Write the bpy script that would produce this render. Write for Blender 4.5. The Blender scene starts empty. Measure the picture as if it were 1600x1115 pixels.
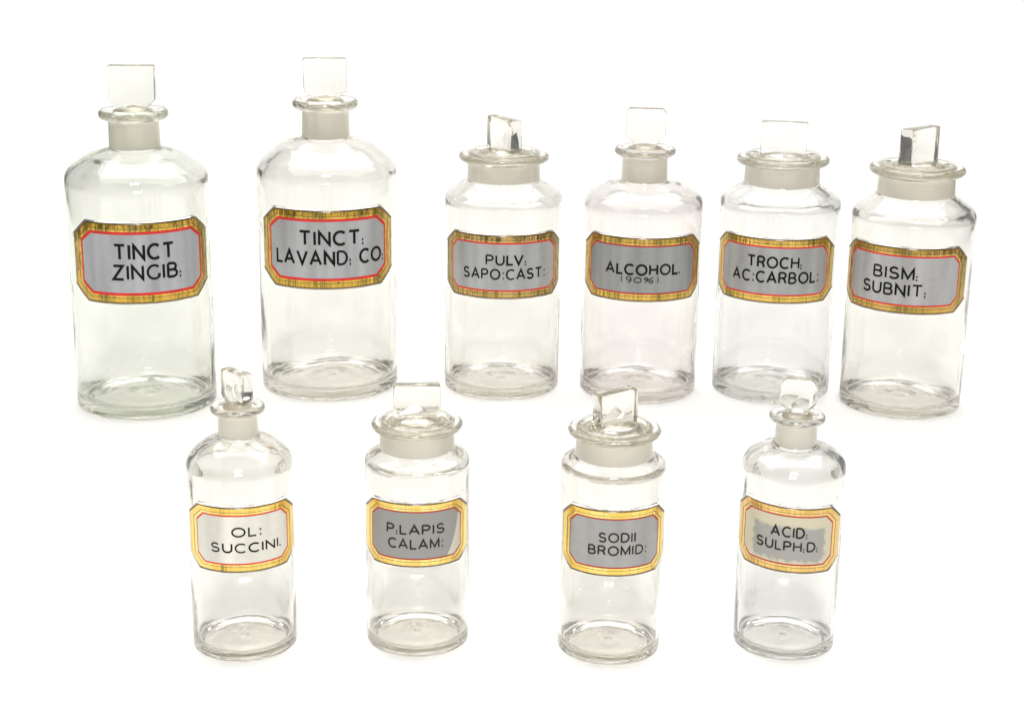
import bpy, bmesh, math, random
from mathutils import Vector, Matrix, noise

# ------------------------------------------------------------------ camera, world, lights
scene = bpy.context.scene
col = scene.collection
R_ = math.radians

PITCH, ROLL, CAM_H, FPX = R_(16.9), R_(0.75), 0.40, 2700.0
cam_d = bpy.data.cameras.new('camera')
cam = bpy.data.objects.new('camera', cam_d)
col.objects.link(cam)
fwd = Vector((0, math.cos(PITCH), -math.sin(PITCH)))
up0 = Vector((0, math.sin(PITCH), math.cos(PITCH)))
rt0 = Vector((1, 0, 0))
rt = math.cos(ROLL) * rt0 + math.sin(ROLL) * up0
up = -math.sin(ROLL) * rt0 + math.cos(ROLL) * up0
cam.matrix_world = Matrix(((rt.x, up.x, -fwd.x, 0), (rt.y, up.y, -fwd.y, 0),
                           (rt.z, up.z, -fwd.z, CAM_H), (0, 0, 0, 1)))
cam_d.sensor_width = 36.0
cam_d.lens = FPX / 1600.0 * 36.0
cam_d.clip_start, cam_d.clip_end = 0.01, 50
scene.camera = cam

w = bpy.data.worlds.new('World')
scene.world = w
w.use_nodes = True
bg = w.node_tree.nodes['Background']
bg.inputs[0].default_value = (0.97, 0.98, 1.0, 1)
bg.inputs[1].default_value = 0.17          # plain dim room round the white paper

def area(name, loc, target, size, power, color=(1, 1, 1), shape='SQUARE', size_y=None, spread=None):
    d = bpy.data.lights.new(name, 'AREA')
    d.shape = shape
    d.size = size
    if size_y: d.size_y = size_y
    d.energy = power
    d.color = color
    if spread: d.spread = R_(spread)
    o = bpy.data.objects.new(name, d)
    col.objects.link(o)
    o.location = loc
    o.rotation_euler = (Vector(target) - Vector(loc)).to_track_quat('-Z', 'Y').to_euler()
    return o

area('softbox_overhead', (0.0, 1.75, 1.95), (0.0, 1.65, 0), 2.8, 50, (1.0, 0.99, 0.97), 'RECTANGLE', 1.9)
area('key_front', (0.0, -0.55, 1.45), (0.0, 1.1, 0.05), 0.5, 26, (1.0, 0.98, 0.94), 'RECTANGLE', 0.4)
area('lamp_left', (-0.10, -0.25, 1.55), (0.0, 1.0, 0.1), 0.07, 1.6, (1.0, 0.96, 0.90), 'DISK')
area('lamp_right', (0.14, -0.25, 1.55), (0.0, 1.0, 0.1), 0.07, 1.6, (1.0, 0.96, 0.90), 'DISK')

scene.render.engine = 'CYCLES'
scene.view_settings.view_transform = 'Standard'
scene.view_settings.look = 'None'
scene.view_settings.exposure = 0.0
scene.view_settings.gamma = 1.0
cy = scene.cycles
cy.max_bounces = 90
cy.transmission_bounces = 80
cy.glossy_bounces = 60
cy.diffuse_bounces = 5
cy.transparent_max_bounces = 16
cy.caustics_reflective = True
cy.caustics_refractive = True
cy.blur_glossy = 0.1
cy.sample_clamp_indirect = 30.0
cy.use_denoising = True

# ------------------------------------------------------------------ materials
def new_mat(name):
    m = bpy.data.materials.new(name)
    m.use_nodes = True
    nt = m.node_tree
    for n in list(nt.nodes):
        nt.nodes.remove(n)
    out = nt.nodes.new('ShaderNodeOutputMaterial')
    return m, nt, out

def N(nt, kind, **kw):
    n = nt.nodes.new(kind)
    for k, v in kw.items():
        setattr(n, k, v)
    return n

def rgba(c):
    return (c[0], c[1], c[2], 1)

def glass_mat(name, tint, ior=1.5, bump=0.25, film=0.035):
    m, nt, out = new_mat(name)
    g = N(nt, 'ShaderNodeBsdfGlass')
    g.inputs['Color'].default_value = rgba(tint)
    g.inputs['Roughness'].default_value = 0.0
    g.inputs['IOR'].default_value = ior
    tc = N(nt, 'ShaderNodeTexCoord')
    mp = N(nt, 'ShaderNodeMapping')
    mp.inputs['Scale'].default_value = (1, 1, 0.35)
    nz = N(nt, 'ShaderNodeTexNoise')
    nz.inputs['Scale'].default_value = 90
    nz.inputs['Detail'].default_value = 2
    bp = N(nt, 'ShaderNodeBump')
    bp.inputs['Strength'].default_value = bump
    bp.inputs['Distance'].default_value = 0.0006
    nt.links.new(tc.outputs['Object'], mp.inputs[0])
    nt.links.new(mp.outputs[0], nz.inputs['Vector'])
    nt.links.new(nz.outputs[0], bp.inputs['Height'])
    nt.links.new(bp.outputs[0], g.inputs['Normal'])
    # a thin uneven film of dust and a few specks
    df = N(nt, 'ShaderNodeBsdfDiffuse')
    dn = N(nt, 'ShaderNodeTexNoise')
    dn.inputs['Scale'].default_value = 35
    dn.inputs['Detail'].default_value = 5
    nt.links.new(tc.outputs['Object'], dn.inputs['Vector'])
    mr = N(nt, 'ShaderNodeMapRange')
    mr.inputs[1].default_value = 0.38; mr.inputs[2].default_value = 0.72
    mr.inputs[3].default_value = film * 0.25; mr.inputs[4].default_value = film
    nt.links.new(dn.outputs[0], mr.inputs[0])
    vo = N(nt, 'ShaderNodeTexVoronoi')
    vo.inputs['Scale'].default_value = 75
    nt.links.new(tc.outputs['Object'], vo.inputs['Vector'])
    sc = N(nt, 'ShaderNodeSeparateColor')
    nt.links.new(vo.outputs['Color'], sc.inputs[0])
    gt = N(nt, 'ShaderNodeMath', operation='GREATER_THAN'); gt.inputs[1].default_value = 0.955
    nt.links.new(sc.outputs[0], gt.inputs[0])
    lt = N(nt, 'ShaderNodeMath', operation='LESS_THAN'); lt.inputs[1].default_value = 0.038
    nt.links.new(vo.outputs['Distance'], lt.inputs[0])
    spk = N(nt, 'ShaderNodeMath', operation='MULTIPLY')
    nt.links.new(gt.outputs[0], spk.inputs[0]); nt.links.new(lt.outputs[0], spk.inputs[1])
    fac = N(nt, 'ShaderNodeMath', operation='MULTIPLY_ADD')
    nt.links.new(spk.outputs[0], fac.inputs[0]); fac.inputs[1].default_value = 0.6
    nt.links.new(mr.outputs[0], fac.inputs[2])
    cm = N(nt, 'ShaderNodeMix', data_type='RGBA')
    cm.inputs[6].default_value = (0.90, 0.88, 0.84, 1); cm.inputs[7].default_value = (0.10, 0.08, 0.06, 1)
    nt.links.new(spk.outputs[0], cm.inputs[0])
    nt.links.new(cm.outputs[2], df.inputs['Color'])
    mx = N(nt, 'ShaderNodeMixShader')
    nt.links.new(fac.outputs[0], mx.inputs[0])
    nt.links.new(g.outputs[0], mx.inputs[1]); nt.links.new(df.outputs[0], mx.inputs[2])
    nt.links.new(mx.outputs[0], out.inputs[0])
    return m

def ground_glass_mat(name, tint):
    """the ground joint between neck and stopper: matt, milky"""
    m, nt, out = new_mat(name)
    g = N(nt, 'ShaderNodeBsdfGlass')
    g.inputs['Color'].default_value = rgba([c * 0.97 for c in tint])
    g.inputs['Roughness'].default_value = 0.4
    g.inputs['IOR'].default_value = 1.5
    d = N(nt, 'ShaderNodeBsdfTranslucent')
    d.inputs['Color'].default_value = (0.95, 0.92, 0.84, 1)
    d2 = N(nt, 'ShaderNodeBsdfDiffuse')
    d2.inputs['Color'].default_value = (0.95, 0.92, 0.84, 1)
    tc = N(nt, 'ShaderNodeTexCoord')
    nz = N(nt, 'ShaderNodeTexNoise')
    nz.inputs['Scale'].default_value = 160
    nz.inputs['Detail'].default_value = 4
    nt.links.new(tc.outputs['Object'], nz.inputs['Vector'])
    mr = N(nt, 'ShaderNodeMapRange')
    mr.inputs[1].default_value = 0.3; mr.inputs[2].default_value = 0.7
    mr.inputs[3].default_value = 0.88; mr.inputs[4].default_value = 0.98
    nt.links.new(nz.outputs[0], mr.inputs[0])
    a = N(nt, 'ShaderNodeMixShader'); a.inputs[0].default_value = 0.95
    b = N(nt, 'ShaderNodeMixShader')
    nt.links.new(d.outputs[0], a.inputs[1]); nt.links.new(d2.outputs[0], a.inputs[2])
    nt.links.new(mr.outputs[0], b.inputs[0])
    nt.links.new(g.outputs[0], b.inputs[1]); nt.links.new(a.outputs[0], b.inputs[2])
    nt.links.new(b.outputs[0], out.inputs[0])
    return m

def uv_noise(nt, su, sv, scale=1.0, detail=2, offset=(0, 0, 0)):
    tc = N(nt, 'ShaderNodeTexCoord')
    mp = N(nt, 'ShaderNodeMapping')
    mp.inputs['Scale'].default_value = (su, sv, 1)
    mp.inputs['Location'].default_value = offset
    nz = N(nt, 'ShaderNodeTexNoise')
    nz.inputs['Scale'].default_value = scale
    nz.inputs['Detail'].default_value = detail
    nt.links.new(tc.outputs['UV'], mp.inputs[0])
    nt.links.new(mp.outputs[0], nz.inputs['Vector'])
    return nz

def ramp(nt, src, stops, interp='LINEAR'):
    r = N(nt, 'ShaderNodeValToRGB')
    r.color_ramp.interpolation = interp
    els = r.color_ramp.elements
    while len(els) < len(stops):
        els.new(0.5)
    for e, (p, c) in zip(els, stops):
        e.position = p
        e.color = rgba(c)
    nt.links.new(src, r.inputs[0])
    return r

def gold_mat(name, base, dark, crinkle, seed, rough=0.22):
    """gold leaf behind glass: vertical creases; tarnish and foil reflections painted as dark and bright bars"""
    m, nt, out = new_mat(name)
    p = N(nt, 'ShaderNodeBsdfPrincipled')
    bars = uv_noise(nt, 75, 0.25, 1.0, 2, (seed, seed * 2, 0))
    zone = uv_noise(nt, 9, 0.3, 1.0, 0, (seed * 1.3, seed, 0))
    nz = N(nt, 'ShaderNodeMath', operation='MULTIPLY_ADD')
    nt.links.new(zone.outputs[0], nz.inputs[0]); nz.inputs[1].default_value = 0.8
    nt.links.new(bars.outputs[0], nz.inputs[2])
    fine = uv_noise(nt, 60, 60, 1.0, 4, (seed, 3, 0))
    lo = 1.25 - 0.24 * crinkle
    hi = [min(1, base[0] * 1.30), min(1, base[1] * 1.22), base[2] * 1.7]  # lighter gold: glints of the creased foil painted into the colour
    md = [(a + b) / 2 for a, b in zip(base, dark)]
    half = N(nt, 'ShaderNodeMath', operation='MULTIPLY')
    nt.links.new(nz.outputs[0], half.inputs[0]); half.inputs[1].default_value = 0.5
    h = lo / 2
    r = ramp(nt, half.outputs[0], [(0.41, hi), (0.47, base), (h - 0.03, base), (h - 0.005, md), (h + 0.02, dark), (h + 0.10, base)], 'LINEAR')
    mix = N(nt, 'ShaderNodeMix', data_type='RGBA', blend_type='MULTIPLY')
    mix.inputs[0].default_value = 0.30
    r2 = ramp(nt, fine.outputs[0], [(0.3, (0.55, 0.5, 0.4)), (0.6, (1, 1, 1))])
    nt.links.new(r.outputs[0], mix.inputs[6]); nt.links.new(r2.outputs[0], mix.inputs[7])
    nt.links.new(mix.outputs[2], p.inputs['Base Color'])
    p.inputs['Metallic'].default_value = 0.95
    p.inputs['Roughness'].default_value = rough
    p.inputs['Coat Weight'].default_value = 0.3
    p.inputs['Coat Roughness'].default_value = 0.05
    bp = N(nt, 'ShaderNodeBump')
    bp.inputs['Strength'].default_value = 0.45 * (0.5 + crinkle)
    bp.inputs['Distance'].default_value = 0.0015 + 0.003 * crinkle
    nz2 = uv_noise(nt, 30, 5.0, 1.0, 2, (seed * 3, 1, 0))
    nt.links.new(nz2.outputs[0], bp.inputs['Height'])
    nt.links.new(bp.outputs[0], p.inputs['Normal'])
    nt.links.new(p.outputs[0], out.inputs[0])
    return m

def coated_mat(name, colr, rough=0.4, coat=0.8, vary=0.0, seed=0.0):
    m, nt, out = new_mat(name)
    p = N(nt, 'ShaderNodeBsdfPrincipled')
    p.inputs['Base Color'].default_value = rgba(colr)
    p.inputs['Roughness'].default_value = rough
    p.inputs['Coat Weight'].default_value = coat
    p.inputs['Coat Roughness'].default_value = 0.04
    if vary:
        a = uv_noise(nt, 9, 0.9, 1.0, 1, (seed, 0, 0))
        b = uv_noise(nt, 30, 30, 1.0, 4, (seed, 5, 0))
        r = ramp(nt, a.outputs[0], [(0.35, [c * (1 - vary) for c in colr]), (0.65, [min(1, c * (1 + vary * 0.6)) for c in colr])])
        r2 = ramp(nt, b.outputs[0], [(0.3, (0.90, 0.90, 0.88)), (0.6, (1, 1, 1))])
        mix = N(nt, 'ShaderNodeMix', data_type='RGBA', blend_type='MULTIPLY')
        mix.inputs[0].default_value = 0.6
        nt.links.new(r.outputs[0], mix.inputs[6]); nt.links.new(r2.outputs[0], mix.inputs[7])
        nt.links.new(mix.outputs[2], p.inputs['Base Color'])
    nt.links.new(p.outputs[0], out.inputs[0])
    return m

def worn_field_mat(name, inner, outer, hu, hv, cx=0.0, cv=0.0, soft=0.004, wob=0.012, one_side=False):
    """printed field whose grey ground has flaked away near its edges (UV in units of 0.1 m from the centre)"""
    m, nt, out = new_mat(name)
    p = N(nt, 'ShaderNodeBsdfPrincipled')
    p.inputs['Roughness'].default_value = 0.4
    p.inputs['Coat Weight'].default_value = 0.8
    p.inputs['Coat Roughness'].default_value = 0.04
    tc = N(nt, 'ShaderNodeTexCoord')
    sp = N(nt, 'ShaderNodeSeparateXYZ')
    nt.links.new(tc.outputs['UV'], sp.inputs[0])
    nz = uv_noise(nt, 34, 34, 1.0, 5, (2, 7, 0))
    def math_(op, a, b=None):
        n = N(nt, 'ShaderNodeMath', operation=op)
        for i, v in enumerate((a, b)):
            if v is None: continue
            if isinstance(v, (int, float)): n.inputs[i].default_value = v
            else: nt.links.new(v, n.inputs[i])
        return n.outputs[0]
    if one_side:      # a sliver lost along the right edge, its border bowed
        bow = math_('MULTIPLY', math_('MULTIPLY', sp.outputs[1], sp.outputs[1]), 1.2)
        du = math_('SUBTRACT', math_('ADD', math_('SUBTRACT', sp.outputs[0], math_('MULTIPLY', sp.outputs[1], 0.28)), bow), hu)
        d = math_('ADD', du, math_('MULTIPLY', math_('SUBTRACT', nz.outputs[0], 0.5), wob * 0.2))
    else:
        du = math_('SUBTRACT', math_('ABSOLUTE', math_('SUBTRACT', sp.outputs[0], cx)), hu)
        dv = math_('SUBTRACT', math_('ABSOLUTE', math_('SUBTRACT', sp.outputs[1], cv)), hv)
        d = math_('ADD', math_('MAXIMUM', du, dv), math_('MULTIPLY', math_('SUBTRACT', nz.outputs[0], 0.5), wob * 4))
    mr = N(nt, 'ShaderNodeMapRange')
    mr.inputs[1].default_value = -soft; mr.inputs[2].default_value = soft
    nt.links.new(d, mr.inputs[0])
    mix = N(nt, 'ShaderNodeMix', data_type='RGBA')
    mix.inputs[6].default_value = rgba(inner); mix.inputs[7].default_value = rgba(outer)
    nt.links.new(mr.outputs[0], mix.inputs[0])
    nt.links.new(mix.outputs[2], p.inputs['Base Color'])
    nt.links.new(p.outputs[0], out.inputs[0])
    return m

def paper_mat():
    m, nt, out = new_mat('white_paper')
    p = N(nt, 'ShaderNodeBsdfPrincipled')
    tc = N(nt, 'ShaderNodeTexCoord')
    nz = N(nt, 'ShaderNodeTexNoise')
    nz.inputs['Scale'].default_value = 300
    nz.inputs['Detail'].default_value = 3
    nt.links.new(tc.outputs['Object'], nz.inputs['Vector'])
    r = ramp(nt, nz.outputs[0], [(0.3, (0.86, 0.86, 0.855)), (0.7, (0.88, 0.88, 0.875))])
    nt.links.new(r.outputs[0], p.inputs['Base Color'])
    p.inputs['Roughness'].default_value = 0.75
    p.inputs['Specular IOR Level'].default_value = 0.2
    nt.links.new(p.outputs[0], out.inputs[0])
    return m

# ------------------------------------------------------------------ mesh helpers
def link_mesh(name, verts, faces, mats, parent=None, smooth=True, uvs=None, mat_idx=None, sharp=None):
    me = bpy.data.meshes.new(name)
    me.from_pydata(verts, [], faces)
    for m in (mats if isinstance(mats, (list, tuple)) else [mats]):
        me.materials.append(m)
    if uvs is not None:
        ul = me.uv_layers.new(name='UVMap')
        for lp in me.loops:
            ul.data[lp.index].uv = uvs[lp.vertex_index]
    if mat_idx is not None:
        me.polygons.foreach_set('material_index', mat_idx)
    me.polygons.foreach_set('use_smooth', [smooth] * len(me.polygons))
    me.update()
    if sharp is not None and smooth:
        me.set_sharp_from_angle(angle=R_(sharp))
    o = bpy.data.objects.new(name, me)
    col.objects.link(o)
    if parent is not None:
        o.parent = parent
    return o

def round_poly(pts, closed=False, seg=6):
    """pts: (x, z, fillet radius[, tag]); returns [(x, z, tag)] with each corner rounded"""
    out = []
    n = len(pts)
    for i, pt in enumerate(pts):
        x, z, r = pt[:3]
        tag = pt[3] if len(pt) > 3 else 0
        if r <= 0 or (not closed and (i == 0 or i == n - 1)):
            out.append((x, z, tag)); continue
        a = Vector(pts[i - 1][:2]); b = Vector((x, z)); c = Vector(pts[(i + 1) % n][:2])
        u = a - b; v = c - b
        lu, lv = u.length, v.length
        u.normalize(); v.normalize()
        ang = u.angle(v)
        if ang > math.pi - 0.02:
            out.append((x, z, tag)); continue
        d = min(r / math.tan(ang / 2), lu * 0.48, lv * 0.48)
        rr = d * math.tan(ang / 2)
        bis = (u + v).normalized()
        cen = b + bis * (rr / math.sin(ang / 2))
        s = b + u * d - cen; e = b + v * d - cen
        tot = s.angle(e)
        k = max(2, int(seg * max(0.5, tot / 0.8)))
        sgn = 1 if (s.x * e.y - s.y * e.x) > 0 else -1
        for j in range(k + 1):
            t = sgn * tot * j / k
            q = Vector((s.x * math.cos(t) - s.y * math.sin(t), s.x * math.sin(t) + s.y * math.cos(t))) + cen
            out.append((q.x, q.y, tag))
    return out

def densify(prof, step=0.006):
    out = [prof[0]]
    for a, b in zip(prof, prof[1:]):
        L = math.hypot(b[0] - a[0], b[1] - a[1])
        k = max(1, int(L / step))
        for j in range(1, k + 1):
            t = j / k
            out.append((a[0] + (b[0] - a[0]) * t, a[1] + (b[1] - a[1]) * t, b[2]))
    return out

def lathe(name, prof, mats, parent, seg=112, wobble=None, tag_mat=None):
    """prof runs from axis to axis; the surface closes at both poles"""
    verts, faces, mi = [], [], []
    rings = []
    for i, (r, z, tag) in enumerate(prof):
        if r < 1e-6:
            rings.append([len(verts)]); verts.append((0, 0, z)); continue
        ring = []
        for k in range(seg):
            a = 2 * math.pi * k / seg
            rr, zz = r, z
            if wobble:
                dr, dz = wobble(a, r, z, tag)
                rr += dr; zz += dz
            ring.append(len(verts)); verts.append((rr * math.cos(a), rr * math.sin(a), zz))
        rings.append(ring)
    for i in range(len(rings) - 1):
        A, B = rings[i], rings[i + 1]
        t = tag_mat.get(prof[i + 1][2], 0) if tag_mat else 0
        for k in range(seg):
            k2 = (k + 1) % seg
            if len(A) == 1 and len(B) == 1: continue
            if len(A) == 1: faces.append((A[0], B[k2], B[k]))
            elif len(B) == 1: faces.append((A[k], A[k2], B[0]))
            else: faces.append((A[k], A[k2], B[k2], B[k]))
            mi.append(t)
    return link_mesh(name, verts, faces, mats, parent, True, None, mi, sharp=50)

# ------------------------------------------------------------------ single-stroke lettering
def arc(cx, cy, rx, ry, a0, a1, n=14):
    return [(cx + rx * math.cos(R_(a0 + (a1 - a0) * i / n)), cy + ry * math.sin(R_(a0 + (a1 - a0) * i / n))) for i in range(n + 1)]

GLYPH = {
    'A': (0.86, [[(0, 0), (0.43, 1), (0.86, 0)], [(0.14, 0.32), (0.72, 0.32)]]),
    'B': (0.68, [[(0, 0), (0, 1)], [(0, 1), (0.36, 1)] + arc(0.36, 0.76, 0.25, 0.24, 90, -90, 8) + [(0, 0.52)],
                 [(0.3, 0.52)] + arc(0.38, 0.26, 0.3, 0.26, 90, -90, 10) + [(0, 0)]]),
    'C': (0.79, [arc(0.47, 0.5, 0.47, 0.5, 48, 312, 20)]),
    'D': (0.76, [[(0, 0), (0, 1)], [(0, 1), (0.3, 1)] + arc(0.3, 0.5, 0.46, 0.5, 90, -90, 14) + [(0, 0)]]),
    'G': (0.84, [arc(0.47, 0.5, 0.47, 0.5, 48, 318, 20) + [(0.83, 0.30), (0.70, 0.30)]]),
    'H': (0.72, [[(0, 0), (0, 1)], [(0.72, 0), (0.72, 1)], [(0, 0.52), (0.72, 0.52)]]),
    'I': (0.0, [[(0, 0), (0, 1)]]),
    'L': (0.56, [[(0, 1), (0, 0), (0.56, 0)]]),
    'M': (0.86, [[(0, 0), (0, 1), (0.43, 0.12), (0.86, 1), (0.86, 0)]]),
    'N': (0.74, [[(0, 0), (0, 1), (0.74, 0), (0.74, 1)]]),
    'O': (0.96, [arc(0.48, 0.5, 0.48, 0.5, 90, 450, 26)]),
    'P': (0.64, [[(0, 0), (0, 1)], [(0, 1), (0.36, 1)] + arc(0.36, 0.73, 0.28, 0.27, 90, -90, 10) + [(0, 0.46)]]),
    'R': (0.68, [[(0, 0), (0, 1)], [(0, 1), (0.36, 1)] + arc(0.36, 0.74, 0.28, 0.26, 90, -90, 10) + [(0, 0.48)],
                 [(0.36, 0.48), (0.52, 0.36), (0.66, 0)]]),
    'S': (0.66, [arc(0.33, 0.745, 0.29, 0.255, 25, 262, 14) + arc(0.33, 0.255, 0.33, 0.255, 82, -160, 14)]),
    'T': (0.78, [[(0, 1), (0.78, 1)], [(0.39, 1), (0.39, 0)]]),
    'U': (0.72, [[(0, 1), (0, 0.36)] + arc(0.36, 0.36, 0.36, 0.36, 180, 360, 12) + [(0.72, 1)]]),
    'V': (0.82, [[(0, 1), (0.41, 0), (0.82, 1)]]),
    'Z': (0.72, [[(0.03, 1), (0.7, 1), (0.0, 0), (0.74, 0)]]),
    '.': (0.10, [[(0, 0.03), (0.13, 0.03)]]),
    ':': (0.10, [[(0, -0.03), (0.12, -0.03)], [(0, 0.28), (0.12, 0.28)]]),
    ';': (0.10, [[(0, 0.08), (0.13, 0.08)], [(0, 0.66), (0.13, 0.66)]]),      # a tall colon
    ' ': (0.22, []),
    '(': (0.26, [arc(0.5, 0.5, 0.48, 0.75, 140, 220, 8)]),
    ')': (0.26, [arc(-0.24, 0.5, 0.48, 0.75, 40, -40, 8)]),
    '9': (0.66, [arc(0.33, 0.68, 0.3, 0.28, 0, 360, 16), [(0.63, 0.68), (0.6, 0.3), (0.4, 0.0), (0.2, 0.02)]]),
    '0': (0.86, [arc(0.43, 0.45, 0.43, 0.42, 90, 450, 20)]),
    '%': (1.15, [arc(0.24, 0.72, 0.2, 0.2, 0, 360, 12), arc(0.84, 0.25, 0.23, 0.24, 0, 360, 12), [(1.12, 0.95), (0.7, 0.72), (0.1, 0.05)]]),
}

def ribbon(poly, w, closed):
    """left and right offsets of a polyline, mitred"""
    n = len(poly)
    P = [Vector(p) for p in poly]
    L, Rr = [], []
    for i in range(n):
        if closed:
            a = P[i - 1] if i > 0 else P[n - 2]
            c = P[(i + 1)] if i < n - 1 else P[1]
        else:
            a = P[i - 1] if i > 0 else None
            c = P[i + 1] if i < n - 1 else None
        d1 = (P[i] - a).normalized() if a is not None else (c - P[i]).normalized()
        d2 = (c - P[i]).normalized() if c is not None else d1
        n1 = Vector((-d1.y, d1.x)); n2 = Vector((-d2.y, d2.x))
        m = n1 + n2
        if m.length < 0.2: m = n1
        m.normalize()
        k = w / 2 / max(0.42, m.dot(n1))
        L.append(P[i] + m * k); Rr.append(P[i] - m * k)
    return L, Rr

def subdivide_line(poly, step):
    out = [poly[0]]
    for a, b in zip(poly, poly[1:]):
        L = math.hypot(b[0] - a[0], b[1] - a[1])
        if L < 1e-9: continue
        k = max(1, int(math.ceil(L / step)))
        for j in range(1, k + 1):
            out.append((a[0] + (b[0] - a[0]) * j / k, a[1] + (b[1] - a[1]) * j / k))
    return out

def lettering(parent, text, a0, a1, base_z, cap, rad, wrap, mat, weight=0.16, jitter=0.0, seed=0):
    """text wrapped on the label from angle a0 to a1 (degrees)"""
    gap = 0.33
    # lay out in cap-height units
    x = 0; lay = []
    for i, ch in enumerate(text):
        gw, st = GLYPH[ch]
        g = gap * (0.62 if ch in ':.' else 1.0)
        if i and text[i - 1] == 'L': g -= 0.18 if ch == 'V' else 0.07
        if i: x += g
        lay.append((ch, x, st)); x += gw
    total = x
    u0, u1 = rad * R_(a0), rad * R_(a1)
    sx = (u1 - u0) / total
    rng = random.Random(seed)
    verts, faces = [], []
    lvl = 0
    for ch, gx, st in lay:
        jx, jz = rng.uniform(-jitter, jitter), rng.uniform(-jitter, jitter)
        wk = weight * rng.uniform(0.92, 1.1)
        for s in st:
            pts = [(u0 + (gx + px + jx) * sx, base_z + (pz + jz) * cap) for px, pz in s]
            closed = math.hypot(pts[0][0] - pts[-1][0], pts[0][1] - pts[-1][1]) < 1e-6
            pts = subdivide_line(pts, 0.0012)
            L, Rr = ribbon(pts, wk * cap, closed)
            lvl = (lvl + 1) % 7
            off = lvl * 0.000006
            b = len(verts)
            for p, q in zip(L, Rr):
                verts.append(wrap(q.x, q.y, off)); verts.append(wrap(p.x, p.y, off))
            for k in range(len(pts) - 1):
                faces.append((b + 2 * k, b + 2 * k + 2, b + 2 * k + 3, b + 2 * k + 1))
    return link_mesh('lettering', verts, faces, mat, parent, True)

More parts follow.
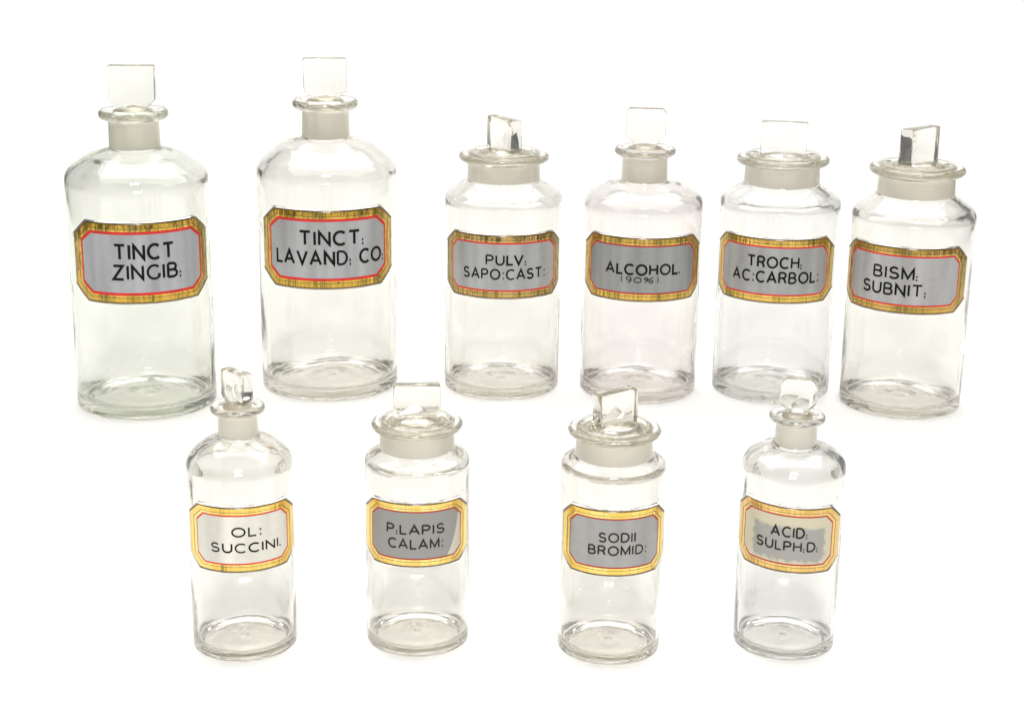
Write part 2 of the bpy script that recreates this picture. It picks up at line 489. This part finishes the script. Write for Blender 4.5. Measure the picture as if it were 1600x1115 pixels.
# ------------------------------------------------------------------ label panels
def make_label(bottle, P, M):
    """octagonal enamelled panel bent round the bottle's front.
    the bottle's own +x axis points at the viewer; angles run to the viewer's right."""
    Rb = P['r']
    z0, z1 = P['lab']
    zc, H = (z0 + z1) / 2, (z1 - z0)
    th = P.get('lab_t', 0.0013)
    rad = Rb + th
    rot = R_(P['rot'])
    shear = P.get('tilt', 0.0)
    cosmax = 1.0
    def wrap_at(rr):
        def f(u, z, off=0.0):
            a = u / rad + 0.0
            zz = z - shear * (u - rad * rot)
            return ((rr + off) * math.cos(a), (rr + off) * math.sin(a), zz)
        return f
    A, Ac = R_(P['A']), R_(P['Ac'])
    S, Sc = R_(P['S']), R_(P['Sc'])
    tb = P.get('tb', 0.110) * H        # top border as share of the panel height
    # outline (half-width, corner half-width, half-height, chamfer height)
    O = (A * rad, Ac * rad, H / 2, 0.19 * H)
    I = (S * rad, Sc * rad, H / 2 - tb - 0.030 * H, 0.115 * H)
    rw = P['redw']
    J = (I[0] + rw * 0.75, I[1] + rw * 0.45, I[2] + rw, I[3] + rw * 0.2)
    def lerp(t):
        if t > 0: t = min(1, t)
        return tuple(a + (b - a) * t for a, b in zip(O, J))
    def octagon(o, n=14):
        hw, cw, hh, ch = o
        cs = [(-cw, -hh), (cw, -hh), (hw, -hh + ch), (hw, hh - ch), (cw, hh), (-cw, hh), (-hw, hh - ch), (-hw, -hh + ch)]
        ns = [40, 8, 8, 8, 40, 8, 8, 8]
        pts = []
        for i, (a, k) in enumerate(zip(cs, ns)):
            b = cs[(i + 1) % 8]
            for j in range(k):
                t = j / k
                pts.append((a[0] + (b[0] - a[0]) * t + rad * rot, a[1] + (b[1] - a[1]) * t + zc))
        return pts
    rng = random.Random(P['seed'])
    def band(name, ta, tb_, ra, rb, mat, parent, extra=0.0):
        a, b = [octagon(t if isinstance(t, tuple) else lerp(t)) for t in (ta, tb_)]
        wa, wb = wrap_at(ra), wrap_at(rb)
        verts = [wa(*p) for p in a] + [wb(*p) for p in b]
        uv = [((p[0] - rad * rot) * 10, (p[1] - zc) * 10) for p in a] + [((p[0] - rad * rot) * 10, (p[1] - zc) * 10) for p in b]
        n = len(a)
        faces = [(i, (i + 1) % n, n + (i + 1) % n, n + i) for i in range(n)]
        return link_mesh(name, verts, faces, mat, parent, True, uv)
    def columns(o, wrap, n=60):
        """front sheet as vertical columns"""
        hw, cw, hh, ch = o
        verts, uv, faces = [], [], []
        us = sorted(set([-hw + 2 * hw * i / n for i in range(n + 1)] + [-cw, cw]))
        for u in us:
            e = max(0.0, (abs(u) - cw) / (hw - cw)) * ch if hw > cw else 0
            for v in (-hh + e, hh - e):
                verts.append(wrap(u + rad * rot, v + zc)); uv.append((u * 10, v * 10))
        for i in range(len(us) - 1):
            faces.append((2 * i, 2 * i + 2, 2 * i + 3, 2 * i + 1))
        return verts, uv, faces
    # clear raised glass lip that frames the panel (a ring, closed section)
    lipA = octagon(lerp(-0.16)); lipB = octagon(lerp(-0.05)); lipC = octagon(lerp(0.0))
    n = len(lipA)
    rb0 = Rb + 0.00012
    rings = [(lipC, rb0), (lipA, rb0), (lipA, Rb + th * 0.45), (lipB, rad + 0.00025), (lipC, rad + 0.00025)]
    verts, faces = [], []
    for pts, rr in rings:
        wf = wrap_at(rr)
        verts += [wf(*p) for p in pts]
    for s in range(5):
        t = (s + 1) % 5
        for i in range(n):
            j = (i + 1) % n
            faces.append((s * n + i, t * n + i, t * n + j, s * n + j))
    # the panel itself: opaque backing, visible from inside the bottle
    v2, uv2, f2 = columns(lerp(0.004), wrap_at(rad - 0.0004))
    label = link_mesh('label', v2, f2, M['back'], bottle, True, uv2)
    link_mesh('glass_edge', verts, faces, M['glass'], label, True, sharp=35)
    # dark edge line, wide gold, fine line, narrow gold, red line
    band('edge_line', 0.004, 0.19, rad - 0.00035, rad + 0.0001, M['edge'], label)
    band('gold_border', 0.19, 0.68, rad + 0.0001, rad + 0.0002, M['gold'], label)
    band('fine_line', 0.68, 0.75, rad + 0.0002, rad + 0.0002, M['line'], label)
    band('gold_border', 0.75, 1.0, rad + 0.0002, rad + 0.00018, M['gold2'], label)
    band('red_line', J, I, rad + 0.00018, rad + 0.00018, M['red'], label)
    v3, uv3, f3 = columns(I, wrap_at(rad + 0.00018))
    link_mesh('label_field', v3, f3, M['field'], label, True, uv3)
    wl = wrap_at(rad + 0.00030)
    for k, L in enumerate(P['text']):
        txt, a0, a1, bf, cf = L[:5]
        lettering(label, txt, a0, a1, z0 + bf * H, cf * H, rad, wl, M['ink'],
                  weight=(L[5] if len(L) > 5 else 0.13) * 1.56, jitter=0.012, seed=P['seed'] * 10 + k)
    return label

# ------------------------------------------------------------------ stoppers
def make_grip(parent, P, M):
    """flat upright finger grip of the stopper"""
    wdt, zb, zt, tk, rot = P['grip']
    style = P['grip_style']
    hw = wdt / 2
    if style == 'wide':
        pts = [(-hw, zb, 0.0006), (hw, zb, 0.0006), (hw, zt, 0.0011), (-hw, zt, 0.0011)]
    elif style == 'paddle':       # narrow neck: lower corners drawn in to the plug
        h = zt - zb
        pts = [(-hw * 0.60, zb, 0.0), (hw * 0.60, zb, 0.0), (hw * 0.70, zb + h * 0.07, 0.002), (hw * 0.98, zb + h * 0.20, 0.003),
               (hw, zt, 0.0016), (-hw, zt, 0.0016), (-hw * 0.98, zb + h * 0.20, 0.003), (-hw * 0.70, zb + h * 0.07, 0.002)]
    elif style == 'octagon':      # corners cut top and bottom
        h = zt - zb
        pts = [(-hw * 0.5, zb, 0.0), (hw * 0.5, zb, 0.0), (hw * 0.55, zb + h * 0.08, 0.002), (hw, zb + h * 0.30, 0.0015), (hw, zt - h * 0.10, 0.001),
               (hw * 0.84, zt, 0.001), (-hw * 0.84, zt, 0.001), (-hw, zt - h * 0.10, 0.001), (-hw, zb + h * 0.30, 0.0015), (-hw * 0.55, zb + h * 0.08, 0.002)]
    else:                         # rounded shoulders
        h = zt - zb
        pts = [(-hw * 0.52, zb, 0.0), (hw * 0.52, zb, 0.0), (hw * 0.56, zb + h * 0.10, 0.002), (hw, zb + h * 0.32, 0.002), (hw * 0.97, zt - h * 0.2, 0.002),
               (hw * 0.76, zt, 0.003), (-hw * 0.76, zt, 0.003), (-hw * 0.97, zt - h * 0.2, 0.002), (-hw, zb + h * 0.32, 0.002), (-hw * 0.56, zb + h * 0.10, 0.002)]
    out = round_poly(pts, closed=True, seg=5)
    out = [(p[0], p[1]) for p in out]
    c = Vector((0, (zb + zt) / 2))
    n = len(out)
    b = 0.0013 if wdt > 0.025 else 0.0009
    loops = [(-tk / 2, b), (-tk / 2 + b * 0.35, b * 0.25), (-tk / 2 + b, 0), (tk / 2 - b, 0), (tk / 2 - b * 0.35, b * 0.25), (tk / 2, b)]
    verts, faces = [], []
    a = -R_(rot)
    for (d, ins) in loops:
        for (x, z) in out:
            v = Vector((x, z)) - c
            v = Vector((v.x * (1 - ins / hw), v.y * (1 - ins / ((zt - zb) / 2)))) + c
            wv = noise.noise(Vector((x * 120, z * 120, P['seed'] + d * 300))) * 0.00010
            # local: y = viewer's right, x = towards viewer
            px, py = d, v.x
            taper = 1 + 0.10 * (zt - v.y) / (zt - zb)
            px = px * taper + wv
            verts.append((px * math.cos(a) - py * math.sin(a), px * math.sin(a) + py * math.cos(a), v.y))
    for s in range(len(loops) - 1):
        for i in range(n):
            j = (i + 1) % n
            faces.append((s * n + i, s * n + j, (s + 1) * n + j, (s + 1) * n + i))
    faces.append(tuple(range(n))[::-1])
    faces.append(tuple((len(loops) - 1) * n + i for i in range(n)))
    g = link_mesh('grip', verts, faces, M['stop'], parent, True, sharp=32)
    bm = bmesh.new(); bm.from_mesh(g.data)
    bmesh.ops.recalc_face_normals(bm, faces=bm.faces)
    bm.to_mesh(g.data); bm.free()
    return g

def make_stopper(bottle, P, M, bore):
    zn = P['zn']; zm = P['zr']; q = P['q']
    top = zm + q
    g = 0.00022
    if P['wide']:
        rd = bore + (P['rr'] - bore) * 0.30
        pts = [(0, zn + 0.0035, 0), (bore * 0.55, zn + 0.0032, 0.002), (bore * 0.90, zn + 0.0004, 0.0012), (bore - g - 0.0004, zn + 0.0004, 0.0008),
               (bore - g, zm - q * 1.6, 0.0004, 1), (rd, zm + q * 0.35, 0.0008), (rd * 0.985, top + 0.0006, 0.0007),
               (rd * 0.86, top + 0.0003, 0.0008), (rd * 0.80, top - 0.0008, 0.0008), (rd * 0.70, top - 0.0004, 0.0008),
               (rd * 0.62, top + 0.0012, 0.002), (rd * 0.32, top + 0.0024, 0.003), (0, top + 0.0028, 0)]
    else:
        rd = bore * 0.98
        pts = [(0, zn + 0.0008, 0), (bore * 0.80, zn + 0.0008, 0.001), (bore - g - 0.0003, zn + 0.0012, 0.0006),
               (bore - g, zm - q * 1.2, 0.0004, 1), (rd * 0.97, top - 0.0004, 0.0009), (rd * 0.72, top + 0.0008, 0.0012),
               (rd * 0.50, top + 0.0022, 0.002), (0, top + 0.0034, 0)]
    prof = densify(round_poly(pts), 0.003)
    sd = P['seed']
    def wob(a, r, z, tag):
        if tag == 1: return 0, 0
        return 0, 0.00022 * noise.noise(Vector((math.cos(a) * r * 160, math.sin(a) * r * 160, sd + z * 100)))
    st = lathe('stopper', prof, [M['stop'], M['ground']], bottle, 80, wob, {1: 1})
    make_grip(st, P, M)
    return st

# ------------------------------------------------------------------ bottles
def make_bottle(P, M):
    root = bpy.data.objects.new('apothecary_bottle', None)
    col.objects.link(root)
    root.empty_display_size = 0.02
    X, Y = P['xy']
    root.location = (X, Y, 0.0003)
    root.rotation_euler = (0, 0, math.atan2(-Y, -X))      # +x faces the viewer's side of the table
    root['label'] = P['label']; root['category'] = 'glass bottle'; root['group'] = P['group']
    R, t = P['r'], P['t']
    rn, rr, zn, zm, q, zs = P['rn'], P['rr'], P['zn'], P['zr'], P['q'], P['zs']
    bore = rn - P['tn']
    rb = R * 0.992
    fs = P['fs']
    k = R / 0.045
    mid = ((R + rn) / 2, (zs + zn) / 2 + P.get('dome', 0.002))
    zi = 0.0050 * k
    pts = [(0, 0.0040 * k, 0), (R * 0.16, 0.0042 * k, 0.002), (R * 0.50, 0.0030 * k, 0.01), (R * 0.78, 0.0010 * k, 0.003), (R * 0.85, 0.0, 0.002), (R * 0.93, 0.0, 0.002),
           (rb, 0.0004 * k, 0.0030 * k), (R * 0.999, 0.010, 0.01), (R, zs + 0.002, fs), (mid[0], mid[1], 0.02), (rn + 0.0004, zn, 0.0028), (rn, zm - q * 1.15, 0.0012),
           (rr * 0.93, zm - q, 0.0012), (rr, zm - q * 0.45, q * 0.8), (rr, zm + q * 0.45, q * 0.8), (rr * 0.93, zm + q, 0.0012),
           (bore + (rr - bore) * 0.34, zm + q * 0.75, 0.0012), (bore, zm - q * 1.0, 0.0012),
           (bore, zn - 0.0004, 0.0006, 1), (bore + 0.0006, zn - 0.0022, 0.002), (mid[0] - t * 0.5, mid[1] - t * P.get('sw', 1.8), 0.02),
           (R - t, zs + 0.002 - t * 1.5, fs), (R - t, zi + 0.0005, 0.011 * k), (R * 0.62, zi, 0.01), (R * 0.30, zi + 0.0012 * k, 0.006), (R * 0.10, zi + 0.0010 * k, 0.002), (0, zi + 0.0022 * k, 0)]
    # index of first inner point decides which side carries the waviness
    prof = []
    outer_n = len(round_poly(pts[:19]))
    prof = densify(round_poly(pts), 0.004)
    sd = P['seed']
    inner_started = [False]
    # mark inner points: everything after the ground section
    tags = [p[2] for p in prof]
    last1 = max(i for i, tg in enumerate(tags) if tg == 1)
    prof = [(p[0], p[1], (2 if i > last1 else p[2])) for i, p in enumerate(prof)]
    def wob(a, r, z, tag):
        c, s = math.cos(a), math.sin(a)
        if tag == 2:
            f = noise.noise(Vector((c * 1.6 + sd, s * 1.6, z * 22)))
            f2 = noise.noise(Vector((c * 4.5, s * 4.5 + sd, z * 60)))
            lowb = max(0.0, 1 - z / (0.014 * k)) if z < 0.02 else 0
            dz = lowb * (0.0004 * noise.noise(Vector((c * r * 50, s * r * 70, sd)))) * k
            sh = 0.0006 if z > zs - 0.004 else 0.0
            dr = k * (0.00045 * f + 0.00008 * f2 + sh * noise.noise(Vector((c * 1.5, s * 1.5, z * 40 / k + sd))))
            return (dr * min(1, r / (0.01 * k)), dz)
        if tag == 1: return (0, 0)
        f = noise.noise(Vector((c * 1.2, s * 1.2 + sd, z * 15)))
        if zm - q * 1.3 < z: return (0.0004 * f * (1 if r > rn else 0), 0.00045 * noise.noise(Vector((c * 1.5, s * 1.5, sd + 4))))
        amp = 0.00028 * k if z > 0.012 else 0.0
        f2 = noise.noise(Vector((c * 2, s * 2 + sd, z * 50 / k)))
        shz = 0.0004 * k * f2 if (z > zs and r > rn + 0.002) else 0
        return (amp * f, shz)
    body = lathe('body', prof, [M['glass'], M['ground']], root, 128, wob, {1: 1})
    make_label(root, P, M)
    make_stopper(root, P, M, bore)
    return root

# shared materials
paper = paper_mat()
def ink_mat(name, c):
    m = coated_mat(name, c, 0.6, 0.05)
    m.node_tree.nodes['Principled BSDF'].inputs['Specular IOR Level'].default_value = 0.12
    return m
INK = ink_mat('black_ink', (0.008, 0.008, 0.007))
INK_GREY = ink_mat('faded_ink', (0.034, 0.031, 0.025))
RED = coated_mat('red_line_paint', (0.66, 0.010, 0.010), 0.5, 0.2, 0.15, 3)
DARKRED = coated_mat('dark_red_line_paint', (0.42, 0.012, 0.02), 0.5, 0.2, 0.2, 5)
EDGE = coated_mat('brown_edge_paint', (0.13, 0.065, 0.015), 0.4, 0.3, 0.4, 8)
LINE = coated_mat('fine_dark_line', (0.07, 0.05, 0.015), 0.4, 0.6)
BACK = coated_mat('label_backing', (0.46, 0.455, 0.43), 0.6, 0.2, 0.1, 2)

TINT = {
    'green': (0.964, 0.967, 0.949), 'clear': (0.975, 0.971, 0.958),
    'pink': (0.973, 0.965, 0.957), 'cool': (0.972, 0.971, 0.964),
}
GLASS = {k: glass_mat('clear_glass_' + k, v) for k, v in TINT.items()}
STOP = {k: glass_mat('stopper_glass_' + k, (v[0] * 0.982, v[1] * 0.980, v[2] * 0.972), bump=0.12, film=0.008) for k, v in TINT.items()}
GROUND = {k: ground_glass_mat('ground_glass_' + k, v) for k, v in TINT.items()}

# ------------------------------------------------------------------ the white paper sweep
def make_backdrop():
    prof = [(-0.6, 0.0), (1.75, 0.0)]
    r = 0.5
    for i in range(1, 17):
        a = math.pi / 2 * i / 16
        prof.append((1.75 + r * math.sin(a), r - r * math.cos(a)))
    prof.append((2.25, 1.0))
    dense = [prof[0]]
    for a, b in zip(prof, prof[1:]):
        k = max(1, int(math.hypot(b[0] - a[0], b[1] - a[1]) / 0.25))
        for j in range(1, k + 1):
            dense.append((a[0] + (b[0] - a[0]) * j / k, a[1] + (b[1] - a[1]) * j / k))
    verts, faces = [], []
    nx = 24
    for (y, z) in dense:
        for i in range(nx + 1):
            verts.append((-0.85 + 1.7 * i / nx, y, z))
    for j in range(len(dense) - 1):
        for i in range(nx):
            a = j * (nx + 1) + i
            faces.append((a, a + 1, a + nx + 2, a + nx + 1))
    o = link_mesh('backdrop', verts, faces, paper, None, True)
    o['kind'] = 'structure'
make_backdrop()

TALL, JARS, SMALL = 'large bottles in the back row', 'medium bottles in the back row', 'small bottles in the front row'
LABEL_BIG = dict(redw=0.0020, A=62, Ac=46.5, S=50, Sc=41)
LABEL_MED = dict(redw=0.0012, A=67, Ac=53, S=54.5, Sc=48)
LABEL_SML = dict(redw=0.0008, A=67, Ac=50, S=51, Sc=42)

def spec(**kw):
    return kw

BOTTLES = [
    spec(name='zingib', xy=(-0.2658, 1.1990), r=0.0499, t=0.0029, tn=0.0032, rn=0.0176, rr=0.0241, zn=0.1849, zr=0.2088, q=0.0032, zs=0.1677, fs=0.013,
         dome=0.0045, lab=(0.0853, 0.1418), rot=1.5, wide=False, grip=(0.0325, 0.2125, 0.2425, 0.0115, 8), grip_style='paddle', seed=1, group=TALL,
         text=[('TINCT', -19.8, 25.4, 0.56, 0.175, 0.118), ('ZINGIB:', -21.4, 31.2, 0.31, 0.167, 0.116)],
         tint='green', field=(0.373, 0.377, 0.399), gold=(0.54, 0.36, 0.04), crinkle=0.8, **LABEL_BIG,
         label='Large clear bottle with square stopper and label reading TINCT ZINGIB, far left'),
    spec(name='lavand', xy=(-0.1373, 1.2474), r=0.0509, t=0.0029, tn=0.0032, rn=0.0171, rr=0.0238, zn=0.1858, zr=0.2103, q=0.0032, zs=0.1659, fs=0.013,
         dome=0.0055, lab=(0.0851, 0.1421), rot=0.0, wide=False, grip=(0.0315, 0.2140, 0.2430, 0.0115, -3), grip_style='paddle', seed=2, group=TALL,
         text=[('TINCT:', -22.3, 28.5, 0.57, 0.166, 0.12), ('LAVAND: CO:', -43.4, 48.2, 0.32, 0.165, 0.12)],
         tint='clear', field=(0.373, 0.383, 0.395), gold=(0.54, 0.36, 0.04), crinkle=0.8, **LABEL_BIG,
         label='Large clear bottle with square stopper and label reading TINCT LAVAND CO'),
    spec(name='pulv', xy=(-0.0078, 1.2484), r=0.0432, t=0.0027, tn=0.0030, rn=0.0266, rr=0.0331, zn=0.1566, zr=0.1735, q=0.0030, zs=0.1446, fs=0.010,
         dome=0.0015, lab=(0.0774, 0.1240), rot=1.0, wide=True, grip=(0.0330, 0.1770, 0.2016, 0.0095, 57), grip_style='wide', seed=3, group=JARS,
         text=[('PULV:', -15.3, 21.7, 0.545, 0.143), ('SAPO;CAST;', -38.2, 42.4, 0.315, 0.150, 0.12)],
         tint='clear', field=(0.364, 0.369, 0.371), gold=(0.44, 0.31, 0.07), crinkle=1.0, **LABEL_MED,
         label='Wide-mouthed bottle reading PULV SAPO CAST, stopper grip turned edge-on'),
    spec(name='alcohol', xy=(0.0948, 1.2438), r=0.0435, t=0.0027, tn=0.0030, rn=0.0165, rr=0.0221, zn=0.1573, zr=0.1795, q=0.0028, zs=0.1455, fs=0.011,
         dome=0.0035, lab=(0.0780, 0.1245), rot=1.0, wide=False, grip=(0.0292, 0.1826, 0.2105, 0.0105, 2), grip_style='octagon', seed=4, group=JARS,
         text=[('ALCOHOL.', -33.6, 37.7, 0.43, 0.152, 0.135), ('(90%)', -18.2, 16.1, 0.30, 0.093, 0.10)],
         tint='pink', field=(0.271, 0.279, 0.276), gold=(0.56, 0.38, 0.06), crinkle=0.6, **LABEL_MED,
         label='Narrow-necked bottle reading ALCOHOL 90%, octagonal stopper grip'),
    spec(name='troch', xy=(0.1956, 1.2478), r=0.0439, t=0.0027, tn=0.0030, rn=0.0273, rr=0.0336, zn=0.1562, zr=0.1740, q=0.0030, zs=0.1446, fs=0.009,
         dome=0.0012, lab=(0.0770, 0.1240), rot=-3.0, wide=True, grip=(0.0336, 0.1775, 0.2015, 0.0110, 1), grip_style='wide', seed=5, group=JARS,
         text=[('TROCH:', -27.0, 22.4, 0.56, 0.160, 0.12), ('AC;CARBOL;', -42.3, 40.8, 0.325, 0.160, 0.12)],
         tint='cool', field=(0.336, 0.341, 0.342), gold=(0.60, 0.42, 0.07), crinkle=0.7, **LABEL_MED,
         label='Wide-mouthed bottle reading TROCH AC CARBOL, flat grip facing forward'),
    spec(name='bism', xy=(0.2871, 1.2174), r=0.0439, t=0.0027, tn=0.0030, rn=0.0273, rr=0.0340, zn=0.1557, zr=0.1735, q=0.0031, zs=0.1432, fs=0.010,
         dome=0.0012, lab=(0.0785, 0.1256), rot=-7.0, wide=True, grip=(0.0330, 0.1770, 0.2035, 0.0105, -54), grip_style='wide', seed=6, group=JARS,
         text=[('BISM:', -32.0, 7.4, 0.53, 0.165, 0.12), ('SUBNIT:', -42.2, 15.5, 0.28, 0.165, 0.12)],
         tint='clear', field=(0.392, 0.387, 0.391), gold=(0.48, 0.32, 0.06), crinkle=0.5, **LABEL_MED,
         label='Wide-mouthed bottle at far right of the back row reading BISM SUBNIT'),
    spec(name='ol', xy=(-0.1355, 0.8102), r=0.0265, t=0.0018, tn=0.0022, rn=0.0097, rr=0.0136, zn=0.1113, zr=0.1258, q=0.0018, zs=0.0985, fs=0.008,
         dome=0.0034, lab=(0.0493, 0.0835), rot=1.0, wide=False, grip=(0.0182, 0.1278, 0.1448, 0.0062, 51), grip_style='paddle', seed=7, group=SMALL,
         text=[('OL;', -9.9, 19.2, 0.56, 0.130, 0.12), ('SUCCINI.', -32.0, 41.7, 0.315, 0.130, 0.12)],
         sw=1.3, tint='clear', field=(0.751, 0.730, 0.657), gold=(0.90, 0.60, 0.13), crinkle=0.15, **LABEL_SML,
         label='Small narrow-necked bottle with pale cream label reading OL SUCCINI'),
    spec(name='lapis', xy=(-0.0471, 0.8178), r=0.0264, t=0.0018, tn=0.0020, rn=0.0187, rr=0.0229, zn=0.1034, zr=0.1158, q=0.0019, zs=0.0968, fs=0.007,
         dome=0.0006, lab=(0.0500, 0.0835), rot=-1.5, wide=True, grip=(0.0234, 0.1184, 0.1365, 0.0078, -3), grip_style='wide', seed=8, group=SMALL,
         text=[('P:LAPIS', -32.0, 27.6, 0.53, 0.137, 0.12), ('CALAM;', -30.5, 26.6, 0.30, 0.140, 0.12)],
         tint='clear', field='sliver', gold=(0.95, 0.63, 0.15), crinkle=0.0, ink='grey', **LABEL_SML,
         label='Small wide-mouthed bottle reading P LAPIS CALAM, white sliver on label'),
    spec(name='sodii', xy=(0.0515, 0.8112), r=0.0262, t=0.0018, tn=0.0020, rn=0.0192, rr=0.0232, zn=0.1030, zr=0.1163, q=0.0019, zs=0.0982, fs=0.007,
         dome=0.0006, lab=(0.0494, 0.0838), rot=4.0, wide=True, grip=(0.0234, 0.1188, 0.1368, 0.0071, -39), grip_style='wide', seed=9, group=SMALL,
         text=[('SODII', -12.2, 24.6, 0.53, 0.130, 0.12), ('BROMID;', -23.0, 38.2, 0.33, 0.130, 0.12)],
         tint='clear', field=(0.354, 0.350, 0.342), gold=(0.95, 0.62, 0.13), crinkle=0.0, ink='grey', **LABEL_SML,
         label='Small wide-mouthed bottle with clean gold-edged label reading SODII BROMID'),
    spec(name='acid', xy=(0.1430, 0.8188), r=0.0260, t=0.0018, tn=0.0022, rn=0.0102, rr=0.0139, zn=0.1072, zr=0.1218, q=0.0018, zs=0.0984, fs=0.008,
         dome=0.0030, lab=(0.0491, 0.0835), rot=-3.0, tilt=0.04, wide=False, grip=(0.0186, 0.1238, 0.1420, 0.0060, 1), grip_style='round', seed=10, group=SMALL,
         text=[('ACID:', -19.0, 17.8, 0.555, 0.145, 0.12), ('SULPH:D:', -35.0, 30.4, 0.345, 0.135, 0.12)],
         sw=1.3, tint='cool', field='worn', gold=(0.70, 0.48, 0.13), crinkle=0.2, ink='grey', **LABEL_SML,
         label='Small narrow-necked bottle with flaking stained label reading ACID SULPH D'),
]

for P in BOTTLES:
    nm = P['name']
    f = P['field']
    if f == 'worn':
        field = worn_field_mat('flaked_label_field', (0.33, 0.325, 0.30), (0.60, 0.545, 0.39), 0.188, 0.088, 0.010, -0.022, soft=0.011, wob=0.018)
    elif f == 'sliver':
        field = worn_field_mat('grey_label_field_with_sliver', (0.27, 0.265, 0.25), (0.58, 0.55, 0.46), 0.213, 0, one_side=True, soft=0.0035)
    else:
        field = coated_mat('grey_label_field_%d' % P['seed'], f, 0.38, 0.8, 0.17, P['seed'] * 1.7)  # soft vertical streaks: reflections on the label painted into the field colour
    gold = gold_mat('gold_leaf_%d' % P['seed'], P['gold'], (0.22, 0.17, 0.05), P['crinkle'], P['seed'] * 3.1)
    gold2 = gold_mat('inner_gold_leaf_%d' % P['seed'], [min(1, P['gold'][0] * 1.12 + 0.04), min(1, P['gold'][1] * 1.08 + 0.03), P['gold'][2] * 1.3], (0.22, 0.17, 0.05), P['crinkle'], P['seed'] * 3.1)
    M = dict(glass=GLASS[P['tint']], stop=STOP[P['tint']], ground=GROUND[P['tint']], field=field, gold=gold, gold2=gold2,
             edge=EDGE, line=LINE, back=BACK, red=DARKRED if P['seed'] in (4, 8, 9, 10) else RED,
             ink=INK_GREY if P.get('ink') else INK)
    make_bottle(P, M)
